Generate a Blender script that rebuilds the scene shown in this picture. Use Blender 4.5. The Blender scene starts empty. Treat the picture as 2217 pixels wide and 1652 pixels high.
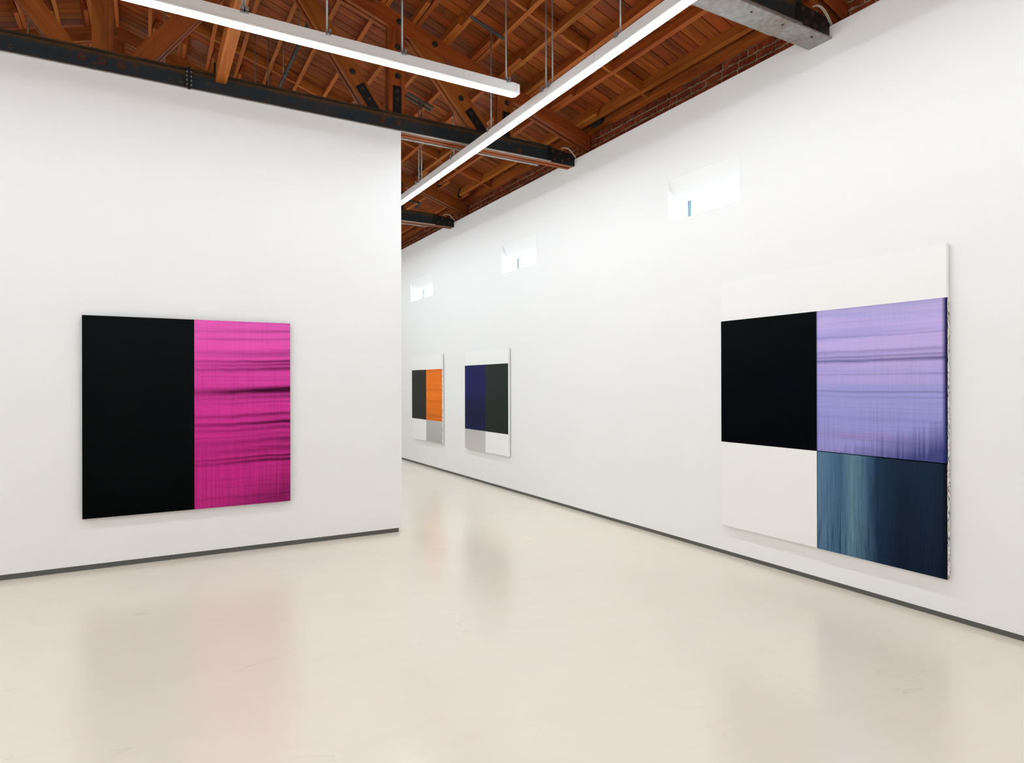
import bpy, bmesh, math, random
from mathutils import Matrix, Vector

random.seed(11)
sc = bpy.context.scene
C = sc.collection

# ------------------------------------------------------------------ camera
CAM_H = 1.63
yaw, pitch, roll = 0.51841, 0.00106, -0.00259
F = Vector((math.sin(yaw) * math.cos(pitch), math.cos(yaw) * math.cos(pitch), math.sin(pitch)))
R0 = Vector((math.cos(yaw), -math.sin(yaw), 0)); U0 = R0.cross(F)
RV = math.cos(roll) * R0 + math.sin(roll) * U0
UV = -math.sin(roll) * R0 + math.cos(roll) * U0
cam_d = bpy.data.cameras.new('camera'); cam = bpy.data.objects.new('camera', cam_d); C.objects.link(cam)
cam.matrix_world = Matrix(((RV.x, UV.x, -F.x, 0), (RV.y, UV.y, -F.y, 0), (RV.z, UV.z, -F.z, CAM_H), (0, 0, 0, 1)))
cam_d.sensor_fit = 'HORIZONTAL'; cam_d.sensor_width = 36.0
cam_d.lens = 36.0 * 1393.54 / 2217.0
cam_d.shift_y = 1.0 / 2217.0
cam_d.clip_start = 0.05; cam_d.clip_end = 200
sc.camera = cam

# ------------------------------------------------------------------ world, exposure
LAMP = 50.0            # strength of every strip light's diffuser
w = bpy.data.worlds.new('overcast_sky'); sc.world = w; w.use_nodes = True
bgn = w.node_tree.nodes['Background']
bgn.inputs[0].default_value = (0.86, 0.94, 1.0, 1); bgn.inputs[1].default_value = 24.0
vs = sc.view_settings
sc.display_settings.display_device = 'sRGB'
vs.view_transform = 'Standard'; vs.look = 'None'; vs.gamma = 1.0; vs.use_curve_mapping = False
vs.exposure = 0.0
sc.cycles.use_denoising = True
sc.cycles.max_bounces = 10; sc.cycles.diffuse_bounces = 7; sc.cycles.glossy_bounces = 4
sc.cycles.sample_clamp_indirect = 8.0
sc.cycles.caustics_reflective = False; sc.cycles.caustics_refractive = False

# ------------------------------------------------------------------ helpers
def lin(r, g, b):
    f = lambda c: (c / 255 / 12.92) if c / 255 <= 0.04045 else ((c / 255 + 0.055) / 1.055) ** 2.4
    return (f(r), f(g), f(b), 1)

WORLD = {}
def place(o, M, parent=None):
    if parent is not None:
        o.parent = parent; o.matrix_parent_inverse = WORLD[parent.name].inverted()
    o.matrix_basis = M; WORLD[o.name] = M.copy()
    return o
def tag(o, label=None, cat=None, group=None, kind=None):
    if label: o['label'] = label
    if cat: o['category'] = cat
    if group: o['group'] = group
    if kind: o['kind'] = kind
    return o
def thing(name, loc, label, cat, group=None):
    o = bpy.data.objects.new(name, None); C.objects.link(o); o.empty_display_size = 0.1
    place(o, Matrix.Translation(loc)); return tag(o, label, cat, group)
def link(name, me, M, parent=None):
    o = bpy.data.objects.new(name, me); C.objects.link(o); return place(o, M, parent)
def mesh(name, verts, faces, mat, smooth=False):
    me = bpy.data.meshes.new(name); me.from_pydata([tuple(v) for v in verts], [], faces); me.update()
    bm = bmesh.new(); bm.from_mesh(me); bmesh.ops.recalc_face_normals(bm, faces=bm.faces); bm.to_mesh(me); bm.free()
    if mat: me.materials.append(mat)
    if smooth:
        for p in me.polygons: p.use_smooth = True
    return me
BOXF = [(0, 1, 3, 2), (4, 6, 7, 5), (0, 4, 5, 1), (2, 3, 7, 6), (0, 2, 6, 4), (1, 5, 7, 3)]
def box_vf(a, b):
    return [(x, y, z) for x in (a[0], b[0]) for y in (a[1], b[1]) for z in (a[2], b[2])], BOXF
CACHE = {}
def box_mesh(name, size, mat, bev=0.0):
    k = (tuple(round(s, 4) for s in size), mat.name, bev)
    if k not in CACHE:
        h = [s / 2 for s in size]
        v, f = box_vf([-q for q in h], h); me = mesh(name, v, f, mat)
        if bev:
            bm = bmesh.new(); bm.from_mesh(me)
            bmesh.ops.bevel(bm, geom=list(bm.edges), offset=bev, segments=1, affect='EDGES'); bm.to_mesh(me); bm.free()
        CACHE[k] = me
    return CACHE[k]
def axes(o, x, z=(0, 0, 1)):
    x = Vector(x).normalized(); z = Vector(z); y = z.cross(x).normalized(); z = x.cross(y).normalized()
    return Matrix(((x.x, y.x, z.x, o[0]), (x.y, y.y, z.y, o[1]), (x.z, y.z, z.z, o[2]), (0, 0, 0, 1)))
def box(name, a, b, mat, parent=None, bev=0.0, along='x'):
    """axis aligned box a..b; local x runs along the named world axis"""
    c = [(p + q) / 2 for p, q in zip(a, b)]; s = [abs(q - p) for p, q in zip(a, b)]
    if along == 'x': return link(name, box_mesh(name, s, mat, bev), Matrix.Translation(c), parent)
    if along == 'y': return link(name, box_mesh(name, (s[1], s[0], s[2]), mat, bev), axes(c, (0, 1, 0)), parent)
    return link(name, box_mesh(name, (s[2], s[1], s[0]), mat, bev), axes(c, (0, 0, 1), (-1, 0, 0)), parent)
def boxes(name, lst, mat, parent=None, M=None):
    V, Fc = [], []
    for a, b in lst:
        v, f = box_vf(a, b); n = len(V); V += v; Fc += [tuple(i + n for i in q) for q in f]
    return link(name, mesh(name, V, Fc, mat), M or Matrix.Identity(4), parent)
def tube(name, pts, r, mat, parent=None, n=8, smooth=True):
    pts = [Vector(p) for p in pts]; V, Fc = [], []
    o = pts[0].copy()
    for i, p in enumerate(pts):
        d = (pts[min(i + 1, len(pts) - 1)] - pts[max(i - 1, 0)]).normalized()
        a = d.cross(Vector((0.31, 0.77, 0.55))).normalized(); b = d.cross(a)
        for k in range(n):
            t = 2 * math.pi * k / n; V.append(p - o + r * (math.cos(t) * a + math.sin(t) * b))
    for i in range(len(pts) - 1):
        for k in range(n):
            Fc.append((i * n + k, i * n + (k + 1) % n, (i + 1) * n + (k + 1) % n, (i + 1) * n + k))
    Fc.append(tuple(range(n))); Fc.append(tuple(range((len(pts) - 1) * n, len(pts) * n)))
    return link(name, mesh(name, V, Fc, mat, smooth), Matrix.Translation(o), parent)
def prism_xz(name, poly, y0, y1, dirv, mat, parent):
    """polygon in the X-Z plane extruded from y0 to y1, local x along dirv for the grain"""
    cx = sum(p[0] for p in poly) / len(poly); cz = sum(p[1] for p in poly) / len(poly); cy = (y0 + y1) / 2
    M = axes((cx, cy, cz), (dirv[0], 0, dirv[1]), (-dirv[1], 0, dirv[0])); Mi = M.inverted(); n = len(poly)
    V = [Mi @ Vector((p[0], y, p[1])) for y in (y0, y1) for p in poly]
    Fc = [tuple(range(n)), tuple(range(2 * n - 1, n - 1, -1))] + [(i, (i + 1) % n, n + (i + 1) % n, n + i) for i in range(n)]
    return link(name, mesh(name, V, Fc, mat), M, parent)
def clip(poly, a, b, c):
    """keep a*x + b*z <= c"""
    out = []
    for i, p in enumerate(poly):
        q = poly[(i + 1) % len(poly)]; dp = a * p[0] + b * p[1] - c; dq = a * q[0] + b * q[1] - c
        if dp <= 0: out.append(p)
        if dp * dq < 0:
            t = dp / (dp - dq); out.append((p[0] + t * (q[0] - p[0]), p[1] + t * (q[1] - p[1])))
    return out

# ------------------------------------------------------------------ materials
class NT:
    def __init__(s, name):
        s.m = bpy.data.materials.new(name); s.m.use_nodes = True; s.t = s.m.node_tree
        s.b = s.t.nodes['Principled BSDF']
    def n(s, typ, **kw):
        nd = s.t.nodes.new(typ)
        for k, v in kw.items():
            if k.startswith('i_'): nd.inputs[k[2:].replace('_', ' ')].default_value = v
            else: setattr(nd, k, v)
        return nd
    def l(s, a, b): s.t.links.new(a, b)
    def math(s, op, a, b=None, clampv=False):
        nd = s.n('ShaderNodeMath', operation=op); nd.use_clamp = clampv
        for i, v in enumerate((a, b)):
            if v is None: continue
            if isinstance(v, (int, float)): nd.inputs[i].default_value = v
            else: s.l(v, nd.inputs[i])
        return nd.outputs[0]
    def mix(s, fac, a, b, blend='MIX'):
        nd = s.n('ShaderNodeMix', data_type='RGBA', blend_type=blend)
        for i, v in ((0, fac), (6, a), (7, b)):
            if isinstance(v, (int, float, tuple)): nd.inputs[i].default_value = v
            else: s.l(v, nd.inputs[i])
        return nd.outputs[2]
    def ramp(s, fac, stops, interp='LINEAR'):
        nd = s.n('ShaderNodeValToRGB'); cr = nd.color_ramp; cr.interpolation = interp
        while len(cr.elements) < len(stops): cr.elements.new(0.5)
        for e, (p, c) in zip(cr.elements, stops):
            e.position = p; e.color = c if isinstance(c, tuple) else (c, c, c, 1)
        s.l(fac, nd.inputs[0]); return nd.outputs[0]
    def coords(s, scale=(1, 1, 1), rand=False, out='Object', loc=(0, 0, 0)):
        tc = s.n('ShaderNodeTexCoord'); v = tc.outputs[out]
        if rand:
            oi = s.n('ShaderNodeObjectInfo'); ad = s.n('ShaderNodeVectorMath', operation='MULTIPLY_ADD')
            cx = s.n('ShaderNodeCombineXYZ'); s.l(oi.outputs['Random'], cx.inputs[0]); s.l(oi.outputs['Random'], cx.inputs[1]); s.l(oi.outputs['Random'], cx.inputs[2])
            s.l(cx.outputs[0], ad.inputs[0]); ad.inputs[1].default_value = (71, 37, 53); s.l(v, ad.inputs[2]); v = ad.outputs[0]
            s.rnd = oi.outputs['Random']
        mp = s.n('ShaderNodeMapping'); mp.inputs['Scale'].default_value = scale; mp.inputs['Location'].default_value = loc
        s.l(v, mp.inputs[0]); return mp.outputs[0]
    def noise(s, vec, scale=1.0, detail=3.0, rough=0.55, dist=0.0):
        nd = s.n('ShaderNodeTexNoise'); nd.inputs['Scale'].default_value = scale; nd.inputs['Detail'].default_value = detail
        nd.inputs['Roughness'].default_value = rough; nd.inputs['Distortion'].default_value = dist
        s.l(vec, nd.inputs['Vector']); return nd.outputs['Fac']
    def bump(s, h, strength=0.2, dist=0.01):
        nd = s.n('ShaderNodeBump'); nd.inputs['Strength'].default_value = strength; nd.inputs['Distance'].default_value = dist
        s.l(h, nd.inputs['Height']); s.l(nd.outputs[0], s.b.inputs['Normal'])
    def set(s, col=None, rough=None, metal=None, spec=None):
        for k, v in (('Base Color', col), ('Roughness', rough), ('Metallic', metal), ('Specular IOR Level', spec)):
            if v is None: continue
            if isinstance(v, (int, float, tuple)): s.b.inputs[k].default_value = v
            else: s.l(v, s.b.inputs[k])
        return s.m

def m_plain(name, col, rough=0.5, metal=0.0, spec=0.5, vary=0.0):
    t = NT(name); c = col
    if vary:
        nz = t.noise(t.coords((1, 1, 1), True), 9, 4)
        c = t.mix(t.math('MULTIPLY', nz, vary), col, tuple(x * 0.35 for x in col[:3]) + (1,))
    return t.set(c, rough, metal, spec)

def m_wood(name, dark, mid, light, knots=1.0, hue=0.5, spread=0.45, rough=0.62, tone=(1, 1, 1)):
    t = NT(name)
    dark, mid, light = [tuple(c * k for c, k in zip(q, tone)) + (1,) for q in (dark, mid, light)]
    v1 = t.coords((0.9, 13, 13), True)
    g1 = t.noise(v1, 1.0, 4, 0.6, 0.9)
    g2 = t.noise(t.coords((2.0, 120, 120), True), 1.0, 2, 0.5)
    g = t.math('ADD', t.math('MULTIPLY', g1, 0.8), t.math('MULTIPLY', g2, 0.2))
    col = t.ramp(g, [(0.30, dark), (0.47, mid), (0.60, light), (0.75, mid)])
    # per-piece tone
    hs = t.n('ShaderNodeHueSaturation'); t.l(col, hs.inputs['Color'])
    wn = t.n('ShaderNodeTexWhiteNoise', noise_dimensions='1D'); t.l(t.rnd, wn.inputs['W'])
    t.l(t.math('ADD', t.math('MULTIPLY', t.rnd, spread * 1.6), 1.0 - spread * 0.8), hs.inputs['Value'])
    t.l(t.math('ADD', t.math('MULTIPLY', wn.outputs['Value'], 0.014), hue - 0.007), hs.inputs['Hue'])
    col = hs.outputs[0]
    # knots and dark stains
    vo = t.n('ShaderNodeTexVoronoi'); vo.inputs['Scale'].default_value = 1.0
    t.l(t.coords((1.6, 6, 6), True), vo.inputs['Vector'])
    kn = t.ramp(vo.outputs['Distance'], [(0.04, 1.0), (0.11, 0.0)])
    st = t.ramp(t.noise(t.coords((1.4, 4, 4), True), 1.0, 4, 0.6, 1.5), [(0.62, 0.0), (0.78, 1.0)])
    col = t.mix(t.math('MULTIPLY', kn, 0.75 * knots), col, lin(22, 9, 4))
    col = t.mix(t.math('MULTIPLY', st, 0.5), col, lin(30, 13, 6))
    t.bump(g, 0.25, 0.004)
    return t.set(col, rough, 0, 0.3)

M_plank = m_wood('plank_wood', lin(112, 58, 26), lin(172, 98, 48), lin(188, 112, 56), spread=0.36, tone=(0.64, 0.47, 0.235))
M_timber = m_wood('timber_wood', lin(136, 76, 38), lin(184, 112, 58), lin(204, 134, 76), knots=0.55, spread=0.2, tone=(0.74, 0.55, 0.31))

M_truss = m_wood('truss_timber', lin(136, 76, 38), lin(184, 112, 58), lin(204, 134, 76), knots=0.7, spread=0.24, tone=(0.52, 0.355, 0.19))

def m_white(name, col, rough=0.6):
    t = NT(name)
    nz = t.noise(t.coords((1, 1, 1)), 1.3, 3)
    c = t.mix(nz, col, tuple(x * 0.985 for x in col[:3]) + (1,))
    fine = t.noise(t.coords((1, 1, 1)), 160, 2); t.bump(fine, 0.04, 0.002)
    return t.set(c, rough, 0, 0.25)
M_wall = m_white('white_paint', (0.82, 0.818, 0.815, 1))
M_house = m_plain('white_lamp_enamel', (0.86, 0.86, 0.86, 1), 0.4)
M_base = m_plain('dark_grey_reveal', lin(92, 93, 88), 0.5, vary=0.15)
M_steel = None

def m_steel(name, base, rust, amt, bands=False):
    t = NT(name)
    v = t.coords((1, 1, 1), True)
    n1 = t.noise(v, 3.5, 6, 0.65); n2 = t.noise(v, 22, 4, 0.6)
    k = t.ramp(t.math('ADD', t.math('MULTIPLY', n1, 0.65), t.math('MULTIPLY', n2, 0.35)), [(0.5 - amt, 0.0), (0.66, 1.0)])
    if bands:      # rust left along the two edges of the web
        sp = t.n('ShaderNodeSeparateXYZ'); tcx = t.n('ShaderNodeTexCoord'); t.l(tcx.outputs['Object'], sp.inputs[0])
        e = t.math('ADD', sp.outputs[2], t.math('MULTIPLY', t.math('SUBTRACT', n1, 0.5), 0.07))
        lo = t.ramp(t.math('MULTIPLY', sp.outputs[2], -1.0), [(0.070, 0.0), (0.086, 1.0)])
        k = t.math('MAXIMUM', t.math('MULTIPLY', k, 0.25), t.math('MULTIPLY', t.math('MAXIMUM', t.ramp(e, [(0.036, 0.0), (0.072, 1.0)]), lo), 0.85))
    c = t.mix(k, base, rust)
    c = t.mix(t.math('MULTIPLY', n2, 0.5), c, tuple(x * 0.4 for x in base[:3]) + (1,))
    t.bump(n2, 0.15, 0.003)
    return t.set(c, t.math('ADD', t.math('MULTIPLY', n2, 0.3), 0.35), 0.25, 0.4)
M_channel = m_steel('blackened_steel', lin(34, 46, 52), lin(98, 62, 22), 0.02, True)
M_flange = m_steel('rust_edged_steel', lin(40, 38, 34), lin(96, 64, 30), 0.10)
M_under = m_steel('pale_grey_steel', lin(160, 158, 156), lin(134, 112, 100), 0.06)
M_gusset = m_steel('black_steel_plate', lin(24, 27, 28), lin(40, 32, 26), 0.0)
M_bolt = m_steel('bolt_steel', lin(58, 58, 54), lin(84, 54, 34), 0.06)
M_rust = m_steel('rusted_washer', lin(92, 44, 26), lin(50, 30, 22), 0.03)
M_zinc = m_plain('zinc_plated_steel', lin(178, 186, 188), 0.36, 0.6, vary=0.3)
M_strut = m_plain('galvanised_channel', lin(112, 118, 114), 0.4, 0.5, vary=0.3)
M_pipe = m_plain('dark_conduit', lin(58, 60, 60), 0.45, 0.5)
M_cable = m_plain('white_cable', lin(205, 200, 190), 0.5)
M_alu = m_plain('anodised_window_frame', lin(104, 124, 136), 0.5, 0.2)
M_disc = m_plain('brown_disc', lin(150, 92, 66), 0.7, vary=0.3)

def m_brick():
    t = NT('old_brick')
    v = t.coords((1, 1, 1), True); n1 = t.noise(v, 14, 4); n2 = t.noise(v, 90, 3)
    c = t.ramp(n1, [(0.3, lin(86, 36, 20)), (0.5, lin(120, 52, 28)), (0.7, lin(138, 68, 40))])
    hs = t.n('ShaderNodeHueSaturation'); t.l(c, hs.inputs['Color'])
    t.l(t.math('ADD', t.math('MULTIPLY', t.rnd, 0.5), 0.7), hs.inputs['Value'])
    t.bump(t.math('ADD', n1, t.math('MULTIPLY', n2, 0.4)), 0.5, 0.006)
    return t.set(hs.outputs[0], 0.9, 0, 0.1)
M_brick = m_brick()
def m_mortar():
    t = NT('lime_mortar'); v = t.coords(); n1 = t.noise(v, 18, 5); n2 = t.noise(v, 120, 3)
    c = t.ramp(n1, [(0.3, lin(120, 104, 80)), (0.7, lin(176, 158, 128))]); t.bump(n2, 0.6, 0.006)
    return t.set(c, 0.95, 0, 0.1)
M_mortar = m_mortar()

def m_floor():
    t = NT('poured_beige_floor')
    v = t.coords((1, 1, 1))
    a = t.noise(v, 0.55, 3, 0.5); b = t.noise(t.coords((0.8, 5, 1)), 1.2, 4, 0.6, 0.6); d = t.noise(v, 7, 4, 0.6)
    c = t.mix(t.ramp(a, [(0.35, 0.0), (0.65, 1.0)]), (0.79, 0.72, 0.605, 1), (0.765, 0.70, 0.595, 1))
    c = t.mix(t.math('MULTIPLY', t.ramp(b, [(0.45, 0.0), (0.75, 1.0)]), 0.35), c, (0.735, 0.655, 0.54, 1))
    c = t.mix(t.math('MULTIPLY', t.ramp(d, [(0.5, 0.0), (0.8, 1.0)]), 0.22), c, (0.815, 0.75, 0.65, 1))
    # sparse fine scratches: thin iso-lines of a stretched, warped noise
    s1 = t.noise(t.coords((0.55, 2.6, 1), loc=(3, 1, 0)), 1.0, 3, 0.5, 0.5)
    ln = t.ramp(t.math('ABSOLUTE', t.math('SUBTRACT', s1, 0.52)), [(0.0, 1.0), (0.0009, 0.0)])
    gate = t.ramp(t.noise(t.coords((1.4, 1.4, 1), loc=(7, 2, 0)), 1.3, 2), [(0.52, 0.0), (0.62, 1.0)])
    c = t.mix(t.math('MULTIPLY', t.math('MULTIPLY', ln, gate), 0.22), c, (0.46, 0.39, 0.30, 1))
    r = t.math('ADD', t.math('MULTIPLY', b, 0.10), 0.16)
    t.bump(t.noise(t.coords((1, 2.4, 1)), 5.0, 4, 0.55), 0.012, 0.01)
    return t.set(c, r, 0, 0.72)
M_floor = m_floor()

def m_emit(name, col, strength):
    t = NT(name); t.b.inputs['Emission Color'].default_value = col; t.b.inputs['Emission Strength'].default_value = strength
    return t.set((0.9, 0.9, 0.9, 1), 0.4)
M_lamp = m_emit('lit_opal_diffuser', (0.868, 0.955, 1.0, 1), LAMP)
M_lamp_dim = m_emit('lit_opal_diffuser_dimmed', (0.868, 0.955, 1.0, 1), LAMP * 0.90)
def m_glass():
    t = NT('window_glass'); tr = t.n('ShaderNodeBsdfTransparent'); tr.inputs[0].default_value = (0.94, 0.97, 0.98, 1)
    gl = t.n('ShaderNodeBsdfGlossy'); gl.inputs['Roughness'].default_value = 0.02
    mx = t.n('ShaderNodeMixShader')
    mx.inputs[0].default_value = 0.05; t.l(tr.outputs[0], mx.inputs[1]); t.l(gl.outputs[0], mx.inputs[2])
    t.l(mx.outputs[0], t.t.nodes['Material Output'].inputs[0]); return t.m
M_glass = m_glass()

# paint fields: local x runs 0..w left to right, local z 0..h upwards
def m_paint(name, wd, ht, grad, bands=(), dark=(0, 0, 0, 1), hstreak=0.2, vstreak=0.15, sidebias=0.6, tilt=0.0, rough=0.45,
            vgrad=None, vdark=None, spec=0.05, alt=None, altamt=0.0, vfreq=150, edge=None):
    t = NT(name)
    P = t.coords((1 / wd, 1, 1 / ht)); sep = t.n('ShaderNodeSeparateXYZ'); t.l(P, sep.inputs[0])
    u, v = sep.outputs[0], sep.outputs[2]
    warp = t.noise(t.coords((1.1 / wd, 1, 2.0 / ht)), 1.6, 2)
    vv = t.math('ADD', v, t.math('MULTIPLY', t.math('SUBTRACT', warp, 0.5), 0.03))
    if tilt: vv = t.math('ADD', vv, t.math('MULTIPLY', t.math('SUBTRACT', u, 0.5), tilt))
    col = t.ramp(vv, grad)
    if vgrad:
        uw = t.math('ADD', u, t.math('MULTIPLY', t.math('SUBTRACT', t.noise(t.coords((26 / wd, 1, 0.7 / ht)), 1, 4, 0.6), 0.5), 0.16))
        col = t.mix(0.92, col, t.ramp(uw, vgrad))
    if alt:
        an = t.ramp(t.noise(t.coords((0.5 / wd, 1, 9 / ht), loc=(4, 0, 2)), 1, 3, 0.55), [(0.42, 0.0), (0.60, 1.0)])
        col = t.mix(t.math('MULTIPLY', an, altamt), col, alt)
    side = t.math('ADD', t.math('MULTIPLY', u, sidebias), 1 - sidebias)
    if bands:
        k = None
        for grp in (bands[0::2], bands[1::2]):
            st = [(0.0, 0.0)]
            for p, hw, s in sorted(grp):
                st += [(max(p - hw, st[-1][0] + 0.0005), 0.0), (max(p, st[-1][0] + 0.001), s), (p + hw * 0.8, 0.0)]
            r_ = t.ramp(vv, st); k = r_ if k is None else t.math('MAXIMUM', k, r_)
        br = t.noise(t.coords((2.2 / wd, 1, 60 / ht)), 1, 3, 0.6)
        k = t.math('MULTIPLY', t.math('MULTIPLY', k, side), t.math('ADD', t.math('MULTIPLY', br, 0.9), 0.5), True)
        col = t.mix(k, col, dark)
    if hstreak:
        hn = t.ramp(t.noise(t.coords((0.8 / wd, 1, 85 / ht)), 1, 4, 0.65), [(0.48, 0.0), (0.72, 1.0)])
        col = t.mix(t.math('MULTIPLY', t.math('MULTIPLY', hn, side), hstreak, True), col, dark)
    if vstreak:
        vn = t.ramp(t.noise(t.coords((vfreq / wd, 1, 2.5 / ht)), 1, 3, 0.6), [(0.45, 0.0), (0.72, 1.0)])
        lo = t.ramp(v, [(0.0, 1.0), (0.35, 0.55), (1.0, 0.25)])
        col = t.mix(t.math('MULTIPLY', t.math('MULTIPLY', vn, lo), vstreak, True), col, dark)
    if vdark:   # dark runs rising from the lower right corner
        rn = t.noise(t.coords((34 / wd, 1, 0.5 / ht)), 1, 3, 0.6)
        k = t.math('SUBTRACT', t.math('ADD', t.math('MULTIPLY', u, 0.5), t.math('MULTIPLY', rn, 0.5)), t.math('MULTIPLY', v, 1.7))
        col = t.mix(t.math('MULTIPLY', t.ramp(k, [(0.28, 0.0), (0.62, 1.0)]), vdark, True), col, dark)
    if edge:
        e = t.ramp(u, [(0.0, 0.8), (0.012, 0.0), (0.965, 0.0), (0.992, 1.0)]); col = t.mix(e, col, edge)
    t.bump(t.noise(t.coords((300, 300, 300)), 1, 2), 0.06, 0.001)
    return t.set(col, rough, 0, spec)

# ================================================================== SETTING
XR, YL, YB = 4.765, 6.724, 15.0          # right wall face, partition face, far wall
XE = 2.4427                              # free end of the partition
XW, YF = -5.4, -5.6                      # unseen left wall, wall behind the camera
ZR, ZL = 4.474, 4.386                    # wall tops
XM = -0.32                               # ridge line
TAN = 0.327; A0 = 6.49                   # purlin undersides: z = A0 - TAN * x
SL = math.atan(TAN)
XBR = 5.06                               # brick face
def zr(x): return A0 - TAN * x if x >= XM else A0 - TAN * (2 * XM - x)

fl = box('floor', (XW - 0.3, YF - 0.2, -0.12), (5.35, YB + 0.2, 0.0), M_floor)
tag(fl, 'pale beige poured gallery floor with a satin sheen', 'floor', kind='structure')

WIN = [(4.113, 5.032), (7.658, 8.651), (11.388, 12.563)]
ZW0, ZW1, ZW2 = 3.30, 3.745, 3.562       # sill, head at the wall face, head at the glass
def holed(x0, x1, z0, z1, head, y0=YF, y1=YB):
    L = []; ys = y0
    for a, b in WIN:
        L.append(((x0, ys, z0), (x1, a, z1)))
        L.append(((x0, a, z0), (x1, b, ZW0))); L.append(((x0, a, head), (x1, b, z1))); ys = b
    L.append(((x0, ys, z0), (x1, y1, z1))); return L
wr = boxes('wall_right', holed(XR, XR + 0.12, 0.040, ZR, ZW1), M_wall)
tag(wr, 'long white gallery wall on the right with three small high windows', 'wall', kind='structure')
br = boxes('wall_right_masonry', holed(XR + 0.12, 5.10, 0.0, ZR - 0.02, ZW2) + [((XBR + 0.012, YF, ZR - 0.02), (5.30, YB, 5.02))], M_mortar)
tag(br, 'old red brick wall showing above the white right wall', 'wall', kind='structure')
wl = box('wall_left', (XW, YL, 0.048), (XE, YL + 0.2, ZL), M_wall)
tag(wl, 'white freestanding partition wall on the left under the dark truss', 'wall', kind='structure')
def gable(name, y0, y1, label):
    p = [(XW, 0.0), (XBR, 0.0), (XBR, zr(XBR) + 0.12), (XM, zr(XM) + 0.12), (XW, zr(XW) + 0.12)]
    V = [(x, y, z) for y in (y0, y1) for x, z in p]; n = 5
    o = link(name, mesh(name, V, [tuple(range(n)), tuple(range(2 * n - 1, n - 1, -1))] + [(i, (i + 1) % n, n + (i + 1) % n, n + i) for i in range(n)], M_wall), Matrix.Identity(4))
    tag(o, label, 'wall', kind='structure')
gable('wall_back', YB, YB + 0.2, 'white end wall of the far room, beyond the partition')
gable('wall_front', YF - 0.2, YF, 'white end wall behind the viewer')
ws = box('wall_side', (XW - 0.2, YF, 0), (XW, YB, 5.0), M_wall)
tag(ws, 'white side wall far to the left, outside the view', 'wall', kind='structure')
# recessed dark reveals
b1 = boxes('baseboard_right', [((XR + 0.015, YF, 0.0), (XR + 0.12, 2.72, 0.040)), ((XR + 0.0162, 2.722, 0.0), (XR + 0.12, YB, 0.040))], M_base)
tag(b1, 'dark grey recessed base reveal along the foot of the right wall', 'baseboard', kind='structure')
b2 = boxes('baseboard_left', [((XW, YL + 0.015, 0.0), (0.21, YL + 0.185, 0.048)), ((0.212, YL + 0.0162, 0.0), (XE - 0.03, YL + 0.185, 0.048))], M_base)
tag(b2, 'dark grey recessed base reveal along the foot of the left partition', 'baseboard', kind='structure')

# windows
for i, (a, b) in enumerate(WIN):
    nm = 'window_%d' % (i + 1)
    t = thing(nm, (XR, (a + b) / 2, ZW0), ['largest, nearest high window in the right wall', 'middle one of the three high windows in the right wall',
              'farthest high window, next to the free end of the partition'][i], 'window'); t['kind'] = 'structure'
    # plastered splayed soffit and linings
    p = [(XR + 0.0, ZW1 - 0.001), (XR + 0.095, ZW2 - 0.004), (5.096, ZW2 - 0.004), (5.096, ZW2 + 0.02), (XR + 0.121, ZW2 + 0.02), (XR + 0.121, ZW1)]
    V = [(x, y, z) for y in (a, b) for x, z in p]; n = len(p)
    link('window_head', mesh('window_head', V, [tuple(range(n)), tuple(range(2 * n - 1, n - 1, -1))] + [(k, (k + 1) % n, n + (k + 1) % n, n + k) for k in range(n)], M_wall), Matrix.Identity(4), t)
    boxes('window_reveal', [((XR + 0.119, b - 0.006, ZW0), (5.098, b + 0.01, ZW2)), ((XR + 0.119, a - 0.01, ZW0), (5.098, a + 0.006, ZW2))], M_wall, t)
    box('window_sill', (XR + 0.119, a, ZW0 - 0.012), (5.098, b, ZW0 + 0.004), M_wall, t)
    fr = boxes('window_frame', [((5.035, b - 0.052, ZW0), (5.085, b - 0.006, ZW2)), ((5.035, a + 0.006, ZW0), (5.085, a + 0.05, ZW2)),
                                ((5.035, a + 0.05, ZW2 - 0.007), (5.085, b - 0.052, ZW2 - 0.0045)), ((5.035, a + 0.05, ZW0 + 0.004), (5.085, b - 0.052, ZW0 + 0.045))], M_alu, t)
    box('pane', (5.056, a + 0.05, ZW0 + 0.045), (5.061, b - 0.052, ZW2 - 0.022), M_glass, fr)

# bricks: four courses show between the white wall and the roof plate
y_b, pitch_b, hb = 1.2, 0.212, 0.060
for r in range(4):
    z = 4.555 + r * 0.0755; y = y_b + (0.106 if r % 2 else 0)
    while y < 14.0:
        L = 0.20 + random.uniform(-0.008, 0.004)
        if random.random() < 0.12: L = 0.094
        o = link('brick', box_mesh('brick', (round(L, 2), 0.06, hb), M_brick, 0.004),
                 axes((XBR + 0.03 + random.uniform(-0.004, 0.004), y + L / 2, z + hb / 2 + random.uniform(-0.003, 0.003)), (0, 1, random.uniform(-0.012, 0.012))), br)
        y += L + 0.014
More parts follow.
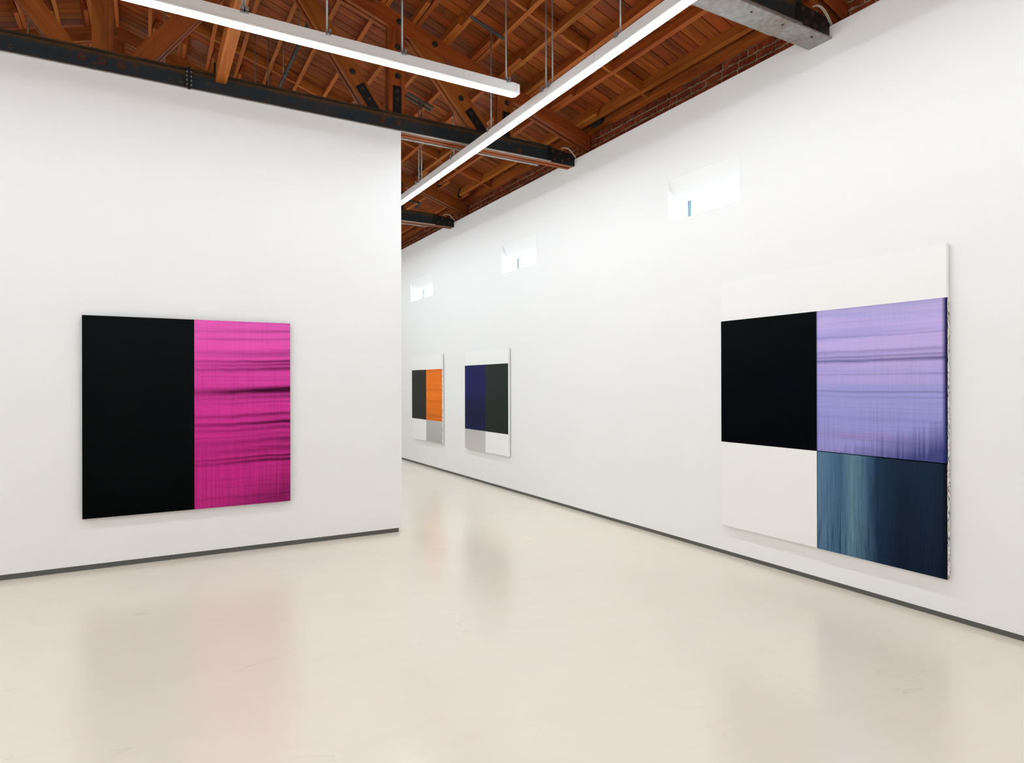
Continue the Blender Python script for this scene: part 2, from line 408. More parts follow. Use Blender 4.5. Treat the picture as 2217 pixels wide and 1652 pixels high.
# squeezed-out mortar lumps along the bed joints
V, Fc = [], []
for k in range(520):
    y = random.uniform(1.3, 13.8); r = random.choice((0, 1, 1, 2, 2, 3)); z = 4.555 + r * 0.0755 - 0.006
    sx, sy, sz = random.uniform(0.008, 0.02), random.uniform(0.015, 0.05), random.uniform(0.005, 0.014); n = len(V)
    for d in ((1, 0, 0), (-1, 0, 0), (0, 1, 0), (0, -1, 0), (0, 0, 1), (0, 0, -1)):
        V.append((XBR + d[0] * sx, y + d[1] * sy + random.uniform(-.006, .006), z + d[2] * sz))
    Fc += [tuple(n + i for i in q) for q in ((0, 2, 4), (2, 1, 4), (1, 3, 4), (3, 0, 4), (2, 0, 5), (1, 2, 5), (3, 1, 5), (0, 3, 5))]
tag(link('mortar', mesh('mortar', V, Fc, M_mortar), Matrix.Identity(4), br), kind='stuff')

# ------------------------------------------------------------------ ceiling
PD = 0.14                                # purlin depth
nR = Vector((math.sin(SL), 0, math.cos(SL))); nL = Vector((-math.sin(SL), 0, math.cos(SL)))
dR = Vector((math.cos(SL), 0, -math.sin(SL))); dL = Vector((-math.cos(SL), 0, -math.sin(SL)))
APEX = Vector((XM, 0, zr(XM)))
LR = (5.34 - XM) / math.cos(SL); LLf = (XM - XW + 0.2) / math.cos(SL)
M_felt = m_plain('roof_felt', lin(40, 34, 30), 0.9)
V, Fc = [], []
for (d, n, Ln) in ((dR, nR, LR), (dL, nL, LLf)):
    s = len(V); p0 = APEX + n * (PD + 0.026)
    for q in (p0 - d * 0.09, p0 + d * Ln):
        for y in (YF - 0.2, YB + 0.2):
            for h in (0, 0.05): V.append(Vector((q.x, y, q.z)) + n * h)
    Fc += [tuple(s + i for i in f) for f in BOXF]
ce = link('ceiling', mesh('ceiling', V, Fc, M_felt), Matrix.Identity(4))
tag(ce, 'pitched ceiling of reddish boards on exposed timber purlins', 'ceiling', kind='structure')

PWD = 0.142
def plank(side, s0, s1, y, parent, wdt=PWD - 0.011):
    d, n = (dR, nR) if side > 0 else (dL, nL)
    c = APEX + d * ((s0 + s1) / 2) + n * (PD + 0.012 + random.uniform(-0.0015, 0.0015)); c.y = y
    L = round(s1 - s0 - 0.004, 2)
    return link('plank', box_mesh('plank', (L, wdt, 0.022), M_plank), axes(c, d, n), parent)
cuts = [0.92, 1.68, 2.44, 3.2, 3.96, 4.7]
npl = 0; y = 2.1; rest_R, rest_L = [], []
while y < 14.3:
    k = sorted(random.sample(cuts, random.choice((1, 1, 2))))
    if len(k) == 2 and k[1] - k[0] < 1.0: k = [k[0]]
    ed = [-0.04] + k + [LR]
    for s0, s1 in zip(ed, ed[1:]):
        if npl < 205: plank(1, s0, s1, y, ce); npl += 1
        else: rest_R.append((s0, s1, y))
    y += PWD
y = 6.9
while y < 12.6:
    plank(-1, -0.04, LLf, y, ce); y += PWD
def plank_stuff(name, lst):
    V, Fc = [], []
    for side, s0, s1, y in lst:
        d, n = (dR, nR) if side > 0 else (dL, nL); s = len(V)
        for a in (s0, s1 - 0.004):
            for b in (-PWD / 2 + 0.0025, PWD / 2 - 0.0025):
                for h in (0.001, 0.023):
                    q = APEX + d * a + n * (PD + h); V.append((q.x, y + b, q.z))
        Fc += [tuple(s + i for i in f) for f in BOXF]
    tag(link(name, mesh(name, V, Fc, M_plank), Matrix.Identity(4), ce), kind='stuff')
L = [(1, a, b, y) for a, b, y in rest_R]
y = 2.1 - PWD
while y > YF:
    L += [(1, -0.04, 2.44, y), (1, 2.44, LR, y), (-1, -0.04, LLf, y)]; y -= PWD
y = 6.9 - PWD
while y > 2.0: L.append((-1, -0.04, LLf, y)); y -= PWD
plank_stuff('planks', L)

# purlins run front to back, lapping at each truss
PW = 0.045
def purlin(side, xr, y0, y1, name='purlin', depth=PD, wd=PW):
    """xr: x of the downhill bottom edge (mirrored for the left slope)"""
    d, n = (dR, nR) if side > 0 else (dL, nL)
    e = (xr - XM) / math.cos(SL); c = APEX + d * (e - wd / 2) + n * (depth / 2); c.y = (y0 + y1) / 2
    return link(name, box_mesh(name, (round(y1 - y0, 3), wd, depth), M_timber), axes(c, (0, 1, 0), n), ce)
KS = 1.0167
RX = [4.80 * KS + 0.01] + [(4.42 - 0.357 * k) * KS for k in range(13)]
T_Y = [3.18, 6.70, 10.38]
bays = [(-0.6, 3.52, 0.05), (2.85, 7.05, 0.0), (6.30, 10.72, 0.05), (10.0, 14.4, 0.0)]
for y0, y1, off in bays:
    for k, x in enumerate(RX):
        if x < XM + 0.15: continue
        j = random.uniform(-0.006, 0.006)
        purlin(1, x - off + j, y0 + random.uniform(-.05, .05), y1 + random.uniform(-.05, .05))
    if y0 > 5:
        for k in range(1, 9): purlin(-1, XM + 0.363 * k - off, y0, y1)
    purlin(1, XBR - 0.012, y0, y1 - 0.36, 'roof_plate', PD, 0.07)
box('ridge_board', (XM - 0.02, -0.6, zr(XM) - 0.03), (XM + 0.02, 14.4, zr(XM) + PD - 0.01), M_timber, ce, 0, 'y')
# blocking between purlins at mid-bay
for yb, off, x_lo in ((5.50 * KS, 0.0, 1.2), (9.30 * KS, 0.05, -0.2), (1.9, 0.05, 1.2), (12.6, 0.0, 1.2)):
    for k in range(len(RX) - 1):
        xa, xb = RX[k + 1] - off, RX[k] - off - PW
        if xa < x_lo: continue
        e0, e1 = (xa - XM) / math.cos(SL), (xb - XM) / math.cos(SL)
        c = APEX + dR * ((e0 + e1) / 2) + nR * (0.062); c.y = yb + (0.012 if k % 2 else -0.012)
        link('blocking', box_mesh('blocking', (round(e1 - e0, 3), 0.04, 0.122), M_timber), axes(c, dR, nR), ce)
    xa, xb = RX[0] - off, XBR - 0.09
    e0, e1 = (xa - XM) / math.cos(SL), (xb - XM) / math.cos(SL); c = APEX + dR * ((e0 + e1) / 2) + nR * 0.062; c.y = yb
    if e1 > e0: link('blocking', box_mesh('blocking', (round(e1 - e0, 3), 0.04, 0.122), M_timber), axes(c, dR, nR), ce)
# dark steel hangers at the far ends of second-bay purlins
for x in RX[:6]:
    e = (x - 0.05 - XM) / math.cos(SL) - PW / 2; c = APEX + dR * e + nR * 0.05
    boxes('joist_hanger', [((-0.03, -0.034, -0.055), (0.03, -0.026, 0.09)), ((-0.03, 0.026, -0.055), (0.03, 0.034, 0.09)), ((-0.03, -0.034, -0.061), (0.03, 0.034, -0.054))],
          M_gusset, ce, axes((c.x, 10.30, c.z), (0, 1, 0), nR))
# round brown cover on the boards
V = []; nseg = 28
e = (0.66 - XM) / math.cos(SL); c = APEX + dR * e + nR * (PD - 0.004); c.y = 10.12
for h in (0, 0.006):
    for k in range(nseg):
        a = 2 * math.pi * k / nseg; V.append((0.155 * math.cos(a), 0.155 * math.sin(a), h))
link('vent_cover', mesh('vent_cover', V, [tuple(range(nseg)), tuple(range(nseg, 2 * nseg))] + [(k, (k + 1) % nseg, nseg + (k + 1) % nseg, nseg + k) for k in range(nseg)], M_disc), axes(c, dR, nR), ce)

# ================================================================== TRUSSES
ZB0, ZB1 = 4.385, 4.572
def lower(x, mirrored=False): return 6.30 - TAN * x
def hexbolt(parent, x, y, z, r=0.016, rusty=False, sq=False):
    """bolt head with washer pointing to -Y"""
    def disc(rad, n, y0, y1, mat, nm, par, rot=0.3):
        V = [(x + rad * math.cos(rot + 2 * math.pi * k / n) - x, yy - y, rad * math.sin(rot + 2 * math.pi * k / n)) for yy in (y0, y1) for k in range(n)]
        return link(nm, mesh(nm, V, [tuple(range(n)), tuple(range(2 * n - 1, n - 1, -1))] + [(k, (k + 1) % n, n + (k + 1) % n, n + k) for k in range(n)], mat), Matrix.Translation((x, y, z)), par)
    key = (r, rusty, sq)
    if key not in BOLT:
        V, Fc, mi = [], [], []
        for rad, n, y0, y1, rot, m in ((r * 1.75, 4 if sq else 14, -0.006, 0.0, 0.785 if sq else 0, 0), (r, 6, -0.02, -0.006, 0.3, 1)):
            s = len(V); V += [(rad * math.cos(rot + 2 * math.pi * k / n), yy, rad * math.sin(rot + 2 * math.pi * k / n)) for yy in (y0, y1) for k in range(n)]
            fs = [tuple(range(s, s + n)), tuple(range(s + 2 * n - 1, s + n - 1, -1))] + [(s + k, s + (k + 1) % n, s + n + (k + 1) % n, s + n + k) for k in range(n)]
            Fc += fs; mi += [m] * len(fs)
        me = mesh('bolt', V, Fc, M_rust if (rusty or sq) else M_bolt); me.materials.append(M_bolt)
        for p, q in zip(me.polygons, mi): p.material_index = q
        BOLT[key] = me
    return link('bolt', BOLT[key], Matrix.Translation((x, y, z)), parent)
BOLT = {}

def truss(name, Y0, label, covered=False, detail=False):
    t = thing(name, (XM, Y0 + 0.12, ZB0), label, 'roof truss', 'roof trusses')
    xl, xr = XW + 0.02, 4.40
    plies = ((Y0 + 0.056, Y0 + 0.106), (Y0 + 0.139, Y0 + 0.189))
    for a, b in plies:
        box('bottom_chord', (xl, a, ZB0 + 0.004), (XR + 0.003, b, 4.50), M_truss, t)
    segs = [(xl, 0.352), (0.376, xr)] if detail else [(xl, xr)]
    near = None
    for x0, x1 in segs:
        ch = box('steel_channel', (x0, Y0 + 0.044, ZB0), (x1, Y0 + 0.055, ZB1), M_channel, t)
        near = near or ch
        box('channel_flange', (x0, Y0, ZB1 - 0.012), (x1, Y0 + 0.044, ZB1), M_flange, ch)
        box('channel_flange', (x0, Y0, ZB0 + 0.003), (x1, Y0 + 0.044, ZB0 + 0.010), M_flange, ch)
        box('lit_flange_underside', (x0, Y0 + 0.004, ZB0), (x1, Y0 + 0.044, ZB0 + 0.003), M_under, ch)  # paler than the rest of the flange: light from below put into the colour
    ch2 = box('steel_channel', (xl, Y0 + 0.190, ZB0), (xr - 0.06, Y0 + 0.201, ZB1), M_channel, t)
    box('channel_flange', (xl, Y0 + 0.201, ZB1 - 0.012), (xr - 0.06, Y0 + 0.245, ZB1), M_flange, ch2)
    box('channel_flange', (xl, Y0 + 0.201, ZB0), (xr - 0.06, Y0 + 0.245, ZB0 + 0.010), M_under, ch2)
    if covered:
        cp = boxes('cover_plate', [((xl, Y0 + 0.01, ZB0 - 0.018), (XR + 0.004, Y0 + 0.215, ZB0 - 0.004))], M_under, t)
        for x in (3.55, 3.9, 4.25, 4.6):
            V = [(x + 0.010 * math.cos(k * math.pi / 4), Y0 + 0.07 + 0.010 * math.sin(k * math.pi / 4), ZB0 - 0.018 - h) for h in (0, 0.003) for k in range(8)]
            link('screw', mesh('screw', V, [tuple(range(8)), tuple(range(8, 16))] + [(k, (k + 1) % 8, 8 + (k + 1) % 8, 8 + k) for k in range(8)], M_gusset), Matrix.Identity(4), cp)
    # end plate with square washers
    gp = prism_xz('end_plate', [(4.37, ZB0 + 0.002), (XR + 0.003, ZB0 + 0.002), (XR + 0.003, 4.50), (4.70, 4.535), (4.37, 4.565)], Y0 + 0.030, Y0 + 0.0555, (1, 0), M_gusset, t)
    for x, z in ((4.43, 4.522), (4.54, 4.512), (4.46, 4.428), (4.575, 4.424), (4.672, 4.470)):
        hexbolt(gp, x, Y0 + 0.030, z, 0.013, False, True)
    # top chords: two plies a side
    xe = XBR - 0.02
    for a, b in plies:
        R_ = [(XM, lower(XM)), (xe, lower(xe)), (xe, A0 - TAN * xe - 0.003), (XM, A0 - TAN * XM - 0.003)]
        L_ = [(2 * XM - x, z) for x, z in R_]; L_ = clip(L_, -1, 0, -XW)
        prism_xz('top_chord', R_, a, b, (dR.x, dR.z), M_truss, t)
        prism_xz('top_chord', L_, a, b, (-dL.x, -dL.z), M_truss, t)
    # web: (point, direction, width, name, strap)
    web = [((XM, 4.5), (0, 1), 0.165, 'king_post', 0)]
    for sgn in (1, -1):
        mx = lambda x: x if sgn > 0 else 2 * XM - x
        for p, q, wdt, nm, strap in (((0.005, 4.62), (0.52, 5.31), 0.165, 'diagonal_brace', 0), ((2.150, 4.59), (1.475, 5.545), 0.175, 'diagonal_brace', 1),
                                     ((2.411, 4.5), (2.411, 5.5), 0.186, 'web_post', 1), ((3.452, 4.607), (2.752, 5.404), 0.205, 'diagonal_brace', 1),
                                     ((3.782, 4.5), (3.782, 5.2), 0.190, 'web_post', 1)):
            web.append(((mx(p[0]), p[1]), (mx(q[0]) - mx(p[0]), q[1] - p[1]), wdt, nm, strap))
    for p, d, wdt, nm, strap in web:
        d = Vector(d).normalized(); q = Vector((-d.y, d.x)); p = Vector(p); h = wdt / 2
        def band(h, s0, s1): return [tuple(p + d * s0 + q * h), tuple(p + d * s1 + q * h), tuple(p + d * s1 - q * h), tuple(p + d * s0 - q * h)]
        poly = band(h, -0.6, 3.0); poly = clip(poly, 0, -1, -4.503)
        poly = clip(poly, TAN, 1, 6.297); poly = clip(poly, -TAN, 1, 6.297 - 2 * XM * TAN)
        if nm == 'diagonal_brace' and d.x * d.y < 0 and p.x > XM and p.x < 3: poly = clip(poly, 1, 0, 2.411 - 0.095)
        if nm == 'diagonal_brace' and d.x * d.y > 0 and p.x < XM and p.x > 2 * XM - 3: poly = clip(poly, -1, 0, -(2 * XM - 2.411 + 0.095))
        for a, b in plies: prism_xz(nm, poly, a, b, tuple(d), M_truss, t)
        if strap and p.x > XM:
            y1 = Y0 + 0.056
            if nm == 'web_post': sp = [(p.x - 0.047, 4.52), (p.x + 0.047, 4.52), (p.x + 0.047, 4.885), (p.x - 0.047, 4.885)]
            else: sp = clip(band(0.05, -0.2, 0.27), 0, -1, -4.52)
            so = prism_xz('strap_plate', sp, y1 - 0.010, y1, tuple(d), M_gusset, t)
            for s in ((0.10, 0.22) if nm != 'web_post' else (0.24, 0.33)):
                b_ = p + d * s; hexbolt(so, b_.x, y1 - 0.010, b_.y, 0.013)
        if p.x > XM + 0.1:
            for s in (() if not strap else (0.42, 0.75) if nm != 'web_post' else (0.5, 0.82)):
                b_ = p + d * s
                if b_.y < lower(b_.x) - 0.05: hexbolt(t, b_.x + 0.01, plies[0][0], b_.y, 0.019)
    for x in (2.44, 2.86, 3.70): hexbolt(t, x, plies[0][0], lower(x) + 0.10, 0.019)
    # chrome cable loops over the end plate
    for k in range(2):
        P = []
        for i in range(9):
            s = i / 8; P.append((4.56 + 0.225 * s, Y0 + 0.02 + 0.012 * k, 4.555 + 0.055 * math.sin(math.pi * min(1, s * 0.8 + 0.12)) - 0.08 * s * s))
        tube('cable', P, 0.004, M_cable, t, 6)
    if detail:
        for x in (0.352, 0.366):
            box('splice_plate', (x, Y0 - 0.012, ZB0 - 0.004), (x + 0.010, Y0 + 0.05, ZB1 + 0.012), M_gusset, t)
        for sx in (0.346, 0.382):
            for z in (4.42, 4.46, 4.50, 4.54):
                box('bolt', (sx - 0.006, Y0 + 0.002, z - 0.008), (sx + 0.006, Y0 + 0.018, z + 0.008), M_zinc, t)
        for x, z, rusty in ((-0.967, 4.453, 0), (-0.663, 4.519, 0), (-0.471, 4.487, 1), (-0.324, 4.487, 1), (-0.177, 4.481, 1), (-0.373, 4.446, 0), (-0.073, 4.511, 0),
                            (0.211, 4.442, 0), (0.306, 4.437, 0), (0.514, 4.486, 0), (0.774, 4.514, 0), (1.067, 4.438, 0), (1.351, 4.508, 0), (1.638, 4.445, 0),
                            (1.924, 4.514, 0), (2.242, 4.485, 1), (2.42, 4.48, 1), (2.211, 4.439, 0), (2.5, 4.511, 0), (2.795, 4.445, 0), (3.2, 4.514, 0), (3.805, 4.514, 0), (3.966, 4.459, 1)):
            hexbolt(near, x, Y0 + 0.044, z, 0.020 if rusty else 0.012, bool(rusty))
    return t
T1 = truss('roof_truss', T_Y[0], 'nearest roof truss, its grey steel-plated underside cut by the top edge of the photo', covered=True)
T2 = truss('roof_truss', T_Y[1], 'roof truss with dark steel bottom chord directly above the white left partition', detail=True)
T3 = truss('roof_truss', T_Y[2], 'farthest visible roof truss, beyond the partition end near the right wall')

# timber tie beam bearing on the middle truss
tb = box('tie_beam', (0.592, T_Y[0] + 0.25, 4.505), (0.687, T_Y[1] + 0.035, 4.665), M_timber, None, 0.004, 'y')
tag(tb, 'square timber tie beam running front to back, its end resting on the dark truss', 'beam')
boxes('beam_bracket', [((0.575, T_Y[1] + 0.01, 4.573), (0.591, T_Y[1] + 0.05, 4.68)), ((0.688, T_Y[1] + 0.01, 4.573), (0.704, T_Y[1] + 0.05, 4.65))], M_gusset, tb)
# dark conduit hung under the boards of the second bay
cp = tube('conduit', [(1.575, 7.0, 5.60), (1.575, 8.6, 5.60), (1.575, 10.3, 5.60)], 0.021, M_pipe)
tag(cp, 'dark conduit pipe hung below the boards, behind the left strip light', 'pipe')
tube('coupling', [(1.575, 8.55, 5.60), (1.575, 8.67, 5.60)], 0.027, M_pipe, cp)
for y in (7.75, 8.75, 9.7): tube('hanger_rod', [(1.575, y, 5.615), (1.575, y, zr(1.575) + 0.13)], 0.005, M_zinc, cp)
# grey steel box between the plate and the truss end
bx = link('junction_box', box_mesh('junction_box', (0.20, 0.13, 0.09), M_pipe, 0.006), axes((4.965, 6.52, 4.93), (0, 1, 0), nR))
tag(bx, 'dark grey steel box tucked in the roof corner above the truss end', 'box')
box('bracket', (4.90, 6.55, 4.965), (5.03, 6.60, 5.03), M_gusset, bx)
# second conduit elbow seen just over the farthest truss
el = tube('conduit', [(3.3, 10.3, 4.72), (3.9, 10.3, 4.705), (4.04, 10.3, 4.70), (4.06, 10.28, 4.69), (4.06, 10.22, 4.675), (4.0, 10.3, 4.60)], 0.017, M_pipe)
tag(el, 'short bent conduit above the farthest truss, below the right strip light', 'pipe')

# ================================================================== STRIP LIGHTS
S2 = 1.02
ZT = 1.63 + (4.17 - 1.63) * S2           # underside of the diffuser
HD, HH, HWD = 0.022, 0.088, 0.087        # diffuser drop, housing height, width
def strip(name, p0, p1, label, rods, struts=(), seams=(), lamp=None):
    """p0, p1: ends of the centre line at ZT"""
    p0, p1 = Vector((p0[0], p0[1], ZT)), Vector((p1[0], p1[1], ZT)); d = (p1 - p0).normalized(); Ln = (p1 - p0).length
    t = thing(name, (p0 + p1) / 2, label, 'pendant light', 'strip lights')
    def sweep(nm, prof, a, b, mat, z0=0, par=None):
        M = axes(p0 + Vector((0, 0, z0)), d); n = len(prof)
        V = [(s, y, z) for s in (a, b) for y, z in prof]
        return link(nm, mesh(nm, V, [tuple(range(n)), tuple(range(2 * n - 1, n - 1, -1))] + [(i, (i + 1) % n, n + (i + 1) % n, n + i) for i in range(n)], mat), M, par or t)
    h = HWD / 2
    prof = [(-h, HD - 0.003), (-h, HD + 0.014), (-h + 0.004, HD + 0.018), (-h + 0.004, HD + HH), (h - 0.004, HD + HH), (h - 0.004, HD + 0.018), (h, HD + 0.014), (h, HD - 0.003), (h - 0.007, HD - 0.003), (h - 0.007, HD + 0.004), (-h + 0.007, HD + 0.004), (-h + 0.007, HD - 0.003)]
    hs = sweep('housing', prof, 0.03, Ln - 0.03, M_house)
    g = h - 0.011
    sweep('diffuser', [(-g, HD + 0.003), (-g, 0.012), (-g + 0.012, 0.0), (g - 0.012, 0.0), (g, 0.012), (g, HD + 0.003)], 0.04, Ln - 0.04, lamp or M_lamp)
    cap = [(-h, HD - 0.004), (-h, HD + HH - 0.006), (h, HD + HH - 0.006), (h, HD - 0.004)]
    sweep('end_cap', cap, 0.0, 0.03, M_house); sweep('end_cap', cap, Ln - 0.03, Ln, M_house)
    for s in seams: sweep('joint_cover', [(y * 1.012, z) for y, z in cap], s - 0.001, s + 0.001, M_house, 0, hs)
    side = Vector((-d.y, d.x, 0)) * 0
    for s, top in rods:
        q = p0 + d * s; zt = ZT + HD + HH
        cl = boxes('hanger_clip', [((-0.022, -0.047, 0.0), (0.022, 0.047, 0.006)), ((-0.02, -0.047, -0.016), (-0.004, -0.042, 0.030)), ((0.006, -0.047, -0.012), (0.022, -0.042, 0.036)), ((-0.02, 0.042, -0.016), (0.02, 0.047, 0.030)), ((-0.013, -0.013, 0.006), (0.013, 0.013, 0.030))],
                   M_zinc, t, axes((q.x, q.y, zt), d))
        tube('suspension_rod', [(q.x, q.y, zt + 0.02), (q.x, q.y, top if top else zr(q.x) + 0.02)], 0.0072, M_zinc, t, 8)
    for a, b, y in struts:
        za, zb = zr(a) - 0.022, zr(b) - 0.022; M = axes(((a + b) / 2, y, (za + zb) / 2), (b - a, 0, zb - za)); L = (Vector((b - a, 0, zb - za))).length / 2
        boxes('support_strut', [((-L, -0.014, 0.012), (L, 0.014, 0.020)), ((-L, -0.016, -0.004), (L, -0.009, 0.020)), ((-L, 0.009, -0.004), (L, 0.016, 0.020))], M_strut, t, M)
    return t
YA = 4.9565 * S2; XA1 = 2.89 * S2; XA0 = -3.6
strip('strip_light', (XA0, YA), (XA1, YA), 'white strip light hung crosswise, parallel to the left partition, ending above mid-picture',
      [(x * S2 - XA0, None) for x in (-2.4, -0.9, 0.612, 0.628, 1.211, 1.813, 2.776)], seams=(2.35 * S2 - XA0, 0.62 * S2 - XA0), lamp=M_lamp_dim)
XB = 3.172 * S2; YB0 = -3.4
strip('strip_light', (XB, YB0), (XB, 14.0), 'long white strip light running front to back alongside the right wall',
      [(y * S2 - YB0, None) for y in (-1.5, 0.6, 1.72, 2.8, 3.867, 4.814, 4.921, 5.99, 6.93, 7.95, 8.05, 9.2, 10.2, 11.2)],
      [(2.947 * KS, 3.339 * KS, 5.99 * S2), (2.985 * KS, 3.35 * KS, 8.05 * S2), (2.985 * KS, 3.35 * KS, 7.95 * S2), (2.98 * KS, 3.42 * KS, 3.867 * S2)], seams=(4.867 * S2 - YB0, 8.0 * S2 - YB0, 4.15 * S2 - YB0))
strip('strip_light', (-3.85, YB0), (-3.85, 6.2), 'added white strip light, unseen on the left side of the front room', [(1, None), (4, None), (7, None)])  # added unseen lamp, helps light the front room
strip('strip_light', (-0.75, -2.4), (-0.75, 3.3), 'added white fill strip light overhead, just left of the viewer and out of the frame', [(0.6, None), (2.8, None), (5.0, None)])  # added out of view to brighten the right wall and floor
strip('strip_light', (-3.4, -2.9), (2.6, -2.9), 'added white fill strip light, unseen, hung crosswise behind the viewer', [(1, None), (3, None), (5, None)])  # added lamp behind the camera, fills the front room
YE = 8.7
strip('strip_light', (-3.6, YE), (2.2, YE), 'white strip light hidden behind the partition, only its thin rods showing',
      [(x + 3.6, None) for x in (-0.1266 * YE, 0.0242 * YE, 0.1408 * YE, 0.1586 * YE)])

strip('strip_light', (-3.6, 12.0), (2.6, 12.0), 'added white fill strip light crossing the far end of the room behind the partition, hidden from view', [(1, None), (3, None), (5, None)])  # added hidden lamp that brightens the far room
strip('strip_light', (0.9, 9.1), (0.9, 11.7), 'short added white fill strip light between the two hidden ones behind the partition', [(0.5, None), (2.1, None)])  # added as well, more fill for the far room's right wall

# ================================================================== PAINTINGS
M_canvas = m_white('primed_canvas', (0.845, 0.835, 0.825, 1), 0.5)
def painting(name, corner, wall, wd, ht, depth, label, body, fields, edge=None):
    """corner: lower left corner on the front plane; wall 'R' or 'L'"""
    if wall == 'R': M = Matrix(((0, 1, 0, corner[0]), (-1, 0, 0, corner[1]), (0, 0, 1, corner[2]), (0, 0, 0, 1)))
    else: M = Matrix.Translation(corner)
    t = bpy.data.objects.new(name, None); C.objects.link(t); t.empty_display_size = 0.1; place(t, M); tag(t, label, 'painting', 'large canvases')
    cv = link('canvas', None or mesh('canvas', *box_vf((0, 0, 0), (wd, depth, ht)), body), M, t)
    bm = bmesh.new(); bm.from_mesh(cv.data); bmesh.ops.bevel(bm, geom=list(bm.edges), offset=0.003, segments=2, affect='EDGES'); bm.to_mesh(cv.data); bm.free()
    link('stretcher', mesh('stretcher', *box_vf((0.03, depth, 0.03), (wd - 0.03, depth + 0.008, ht - 0.03)), M_canvas), M, t)
    for nm, x0, x1, z0, z1, mat in fields:
        link(nm, mesh(nm, *box_vf((0, -0.0015, 0), (x1 - x0, 0.002, z1 - z0)), mat), M @ Matrix.Translation((x0, 0, z0)), t)
    for nm, y0, y1, z0, z1, mat in (edge or ()):
        link(nm, mesh(nm, *box_vf((0, 0, 0), (0.0025, y1 - y0, z1 - z0)), mat), M @ Matrix.Translation((wd - 0.001, y0, z0)), t)
    return t

def m_drip():
    t = NT('ragged_paint_edge'); v = t.coords((1, 1, 1)); n = t.noise(t.coords((90, 90, 34)), 1, 4, 0.65)
    return t.set(t.mix(t.ramp(n, [(0.50, 0.0), (0.57, 1.0)]), lin(236, 234, 230), lin(30, 40, 62)), 0.5)
M_drip = m_drip()

# pink and black canvas on the partition
PW_, PH_ = 1.733, 1.770
black1 = m_paint('black_paint', spec=0.03, wd=0.873, ht=PH_, grad=[(0, lin(2, 5, 5)), (1, lin(10, 16, 16))], hstreak=0, vstreak=0.2, dark=lin(2, 3, 3), rough=0.5)
pk = m_paint('magenta_paint', 0.86, PH_, [(0.0, lin(188, 44, 128)), (0.2, lin(196, 44, 132)), (0.45, lin(206, 52, 144)), (0.68, lin(214, 66, 158)), (0.86, lin(230, 84, 178)), (1.0, lin(226, 92, 180))],
             [(0.05, 0.012, 0.45), (0.15, 0.010, 0.2), (0.236, 0.018, 1.0), (0.258, 0.014, 1.0), (0.30, 0.034, 0.6), (0.345, 0.034, 0.65), (0.375, 0.012, 0.4), (0.412, 0.018, 0.75), (0.443, 0.016, 1.3), (0.485, 0.018, 0.9), (0.555, 0.012, 0.35),
              (0.585, 0.022, 0.65), (0.622, 0.034, 1.6), (0.742, 0.022, 0.95), (0.766, 0.014, 0.8), (0.785, 0.016, 0.95), (0.83, 0.028, 0.5), (0.905, 0.012, 0.35), (0.945, 0.014, 0.4)],
             dark=lin(66, 8, 44), hstreak=0.42, vstreak=0.5, sidebias=0.62, tilt=-0.012, vfreq=110, vdark=0.5)
painting('abstract_painting', (-0.472, 6.682, 0.456), 'L', PW_, PH_, 0.03, 'black and magenta two-part canvas hanging on the left partition', black1,
         [('black_field', 0.0, 0.873, 0.0, PH_, black1), ('magenta_field', 0.873, PW_, 0.0, PH_, pk)])

fx = 4.722 / 4.73
def yz(y, z): return y * fx, 1.63 + (z - 1.63) * fx
# large canvas with violet field
y1, z0 = yz(4.302, 0.283); y0, z1 = yz(2.332, 2.572); W4, H4 = y1 - y0, z1 - z0
xs = (4.302 - 3.308) * fx; za, zb = (1.070 - 0.283) * fx, (2.202 - 0.283) * fx
blk4 = m_paint('blue_black_paint', spec=0.03, wd=xs, ht=zb - za, grad=[(0, lin(0, 1, 5)), (0.5, lin(1, 4, 9)), (1, lin(4, 9, 10))], hstreak=0.25, vstreak=0, dark=lin(2, 6, 6), rough=0.5)
vio = m_paint('violet_paint', W4 - xs, zb - za, [(0.0, lin(154, 134, 190)), (0.12, lin(150, 138, 196)), (0.25, lin(150, 150, 212)), (0.42, lin(168, 160, 218)), (0.6, lin(184, 168, 220)), (0.85, lin(196, 176, 228)), (0.96, lin(198, 180, 222)), (1.0, lin(166, 158, 198))],
              [(0.25, 0.02, 0.12), (0.39, 0.012, 0.2), (0.425, 0.012, 0.45), (0.54, 0.010, 0.3), (0.635, 0.022, 0.9), (0.662, 0.016, 0.6), (0.695, 0.02, 0.35), (0.80, 0.010, 0.35)],
              dark=lin(52, 62, 118), hstreak=0.22, vstreak=0.25, sidebias=0.25, tilt=0.0, vdark=0.95, alt=lin(148, 154, 216), altamt=0.6, edge=lin(30, 36, 84), vfreq=120)
tea = m_paint('steel_blue_paint', W4 - xs, za, [(0, lin(40, 62, 84)), (1, lin(76, 112, 140))], hstreak=0, vstreak=0.9, dark=lin(10, 18, 34), sidebias=0.2, vfreq=90,
              vgrad=[(0.0, lin(92, 124, 152)), (0.12, lin(80, 114, 142)), (0.20, lin(62, 94, 124)), (0.30, lin(102, 136, 154)), (0.42, lin(62, 92, 118)), (0.52, lin(24, 42, 68)), (0.68, lin(12, 22, 40)), (0.9, lin(16, 28, 48)), (1.0, lin(8, 12, 22))], edge=lin(8, 12, 24))
painting('abstract_painting', (4.722, y1, z0), 'R', W4, H4, 0.032, 'largest canvas, violet, black and steel-blue rectangles on white, nearest on the right wall', M_canvas,
         [('black_field', 0.0, xs, za, zb, blk4), ('violet_field', xs, W4, za + 0.004, zb, vio), ('dark_seam', xs, W4, za - 0.004, za + 0.004, blk4), ('steel_blue_field', xs, W4, 0.0, za, tea)],
         [('painted_edge', 0.0, 0.030, 0.0, zb, M_drip), ('dark_edge_line', -0.0005, 0.005, za, zb, blk4)])
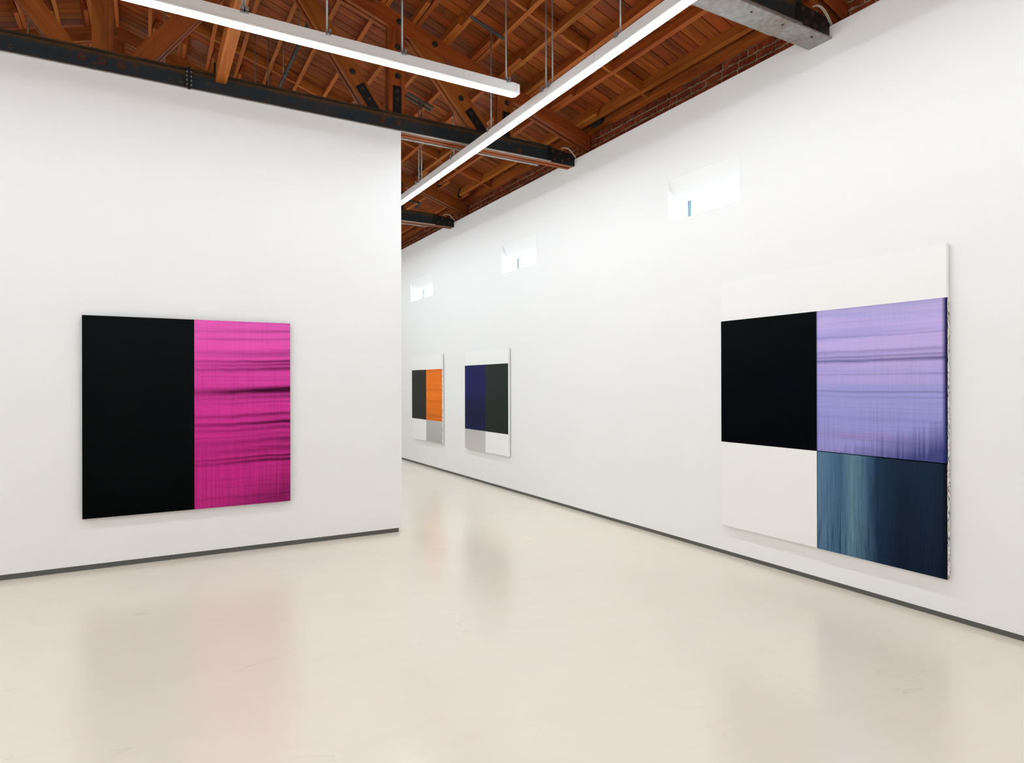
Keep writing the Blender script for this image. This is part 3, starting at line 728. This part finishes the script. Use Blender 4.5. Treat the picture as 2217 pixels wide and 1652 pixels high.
# blue and dark-grey canvas
y1, z0 = yz(9.910, 0.518); y0, z1 = yz(8.405, 2.151); W3, H3 = y1 - y0, z1 - z0
x3 = (9.910 - 9.154) * fx; za, zb = (0.853 - 0.518) * fx, (1.920 - 0.518) * fx
blu = m_paint('ultramarine_paint', x3, zb - za, [(0, lin(18, 22, 62)), (0.4, lin(18, 22, 58)), (0.6, lin(24, 28, 84)), (1, lin(24, 28, 78))], [(0.25, 0.05, 0.6), (0.63, 0.02, 0.5)], dark=lin(10, 14, 36), hstreak=0.4, vstreak=0)
gr3 = m_paint('green_black_paint', spec=0.03, wd=W3 - x3, ht=zb - za, grad=[(0, lin(36, 42, 40)), (1, lin(42, 48, 46))], hstreak=0.1, vstreak=0)
lg3 = m_paint('thin_grey_wash', x3, za, [(0, lin(200, 192, 190)), (1, lin(188, 184, 182))], hstreak=0, vstreak=0.22, dark=lin(120, 112, 112), sidebias=0, vfreq=60)
painting('abstract_painting', (4.722, y1, z0), 'R', W3, H3, 0.032, 'smaller white canvas with dark blue and charcoal rectangles, second from the partition end', M_canvas,
         [('blue_field', 0.004, x3, za, zb, blu), ('charcoal_field', x3, W3 - 0.004, za, zb, gr3), ('grey_wash_field', 0.004, x3, 0.004, za - 0.003, lg3)])
# orange and dark-grey canvas
y1, z0 = yz(12.407, 0.508); y0, z1 = yz(10.878, 2.160); W2, H2 = y1 - y0, z1 - z0
x2 = (12.407 - 11.639) * fx; za, zb = (0.916 - 0.508) * fx, (1.886 - 0.508) * fx
gr2 = m_paint('olive_black_paint', spec=0.03, wd=x2, ht=zb - za, grad=[(0, lin(44, 44, 40)), (1, lin(48, 47, 42))], hstreak=0.1, vstreak=0)
org = m_paint('orange_paint', W2 - x2, zb - za, [(0, lin(214, 108, 20)), (0.5, lin(236, 122, 24)), (1, lin(226, 116, 26))], [(0.1, 0.06, 0.3), (0.38, 0.05, 0.3), (0.6, 0.04, 0.35), (0.97, 0.03, 0.3)], dark=lin(150, 66, 8), hstreak=0.35, vstreak=0.1, sidebias=0.1)
lg2 = m_paint('grey_wash', W2 - x2, za, [(0, lin(176, 174, 172)), (1, lin(184, 182, 180))], hstreak=0, vstreak=0.25, dark=lin(110, 108, 108), sidebias=0, vfreq=60)
painting('abstract_painting', (4.722, y1, z0), 'R', W2, H2, 0.032, 'smaller white canvas with orange and charcoal rectangles, closest to the partition end', M_canvas,
         [('charcoal_field', 0.004, x2, za, zb, gr2), ('orange_field', x2, W2 - 0.004, za, zb, org), ('grey_wash_field', x2, W2 - 0.004, 0.004, za - 0.003, lg2)],
         [('painted_edge', 0.0, 0.012, 0.0, zb, M_drip)])
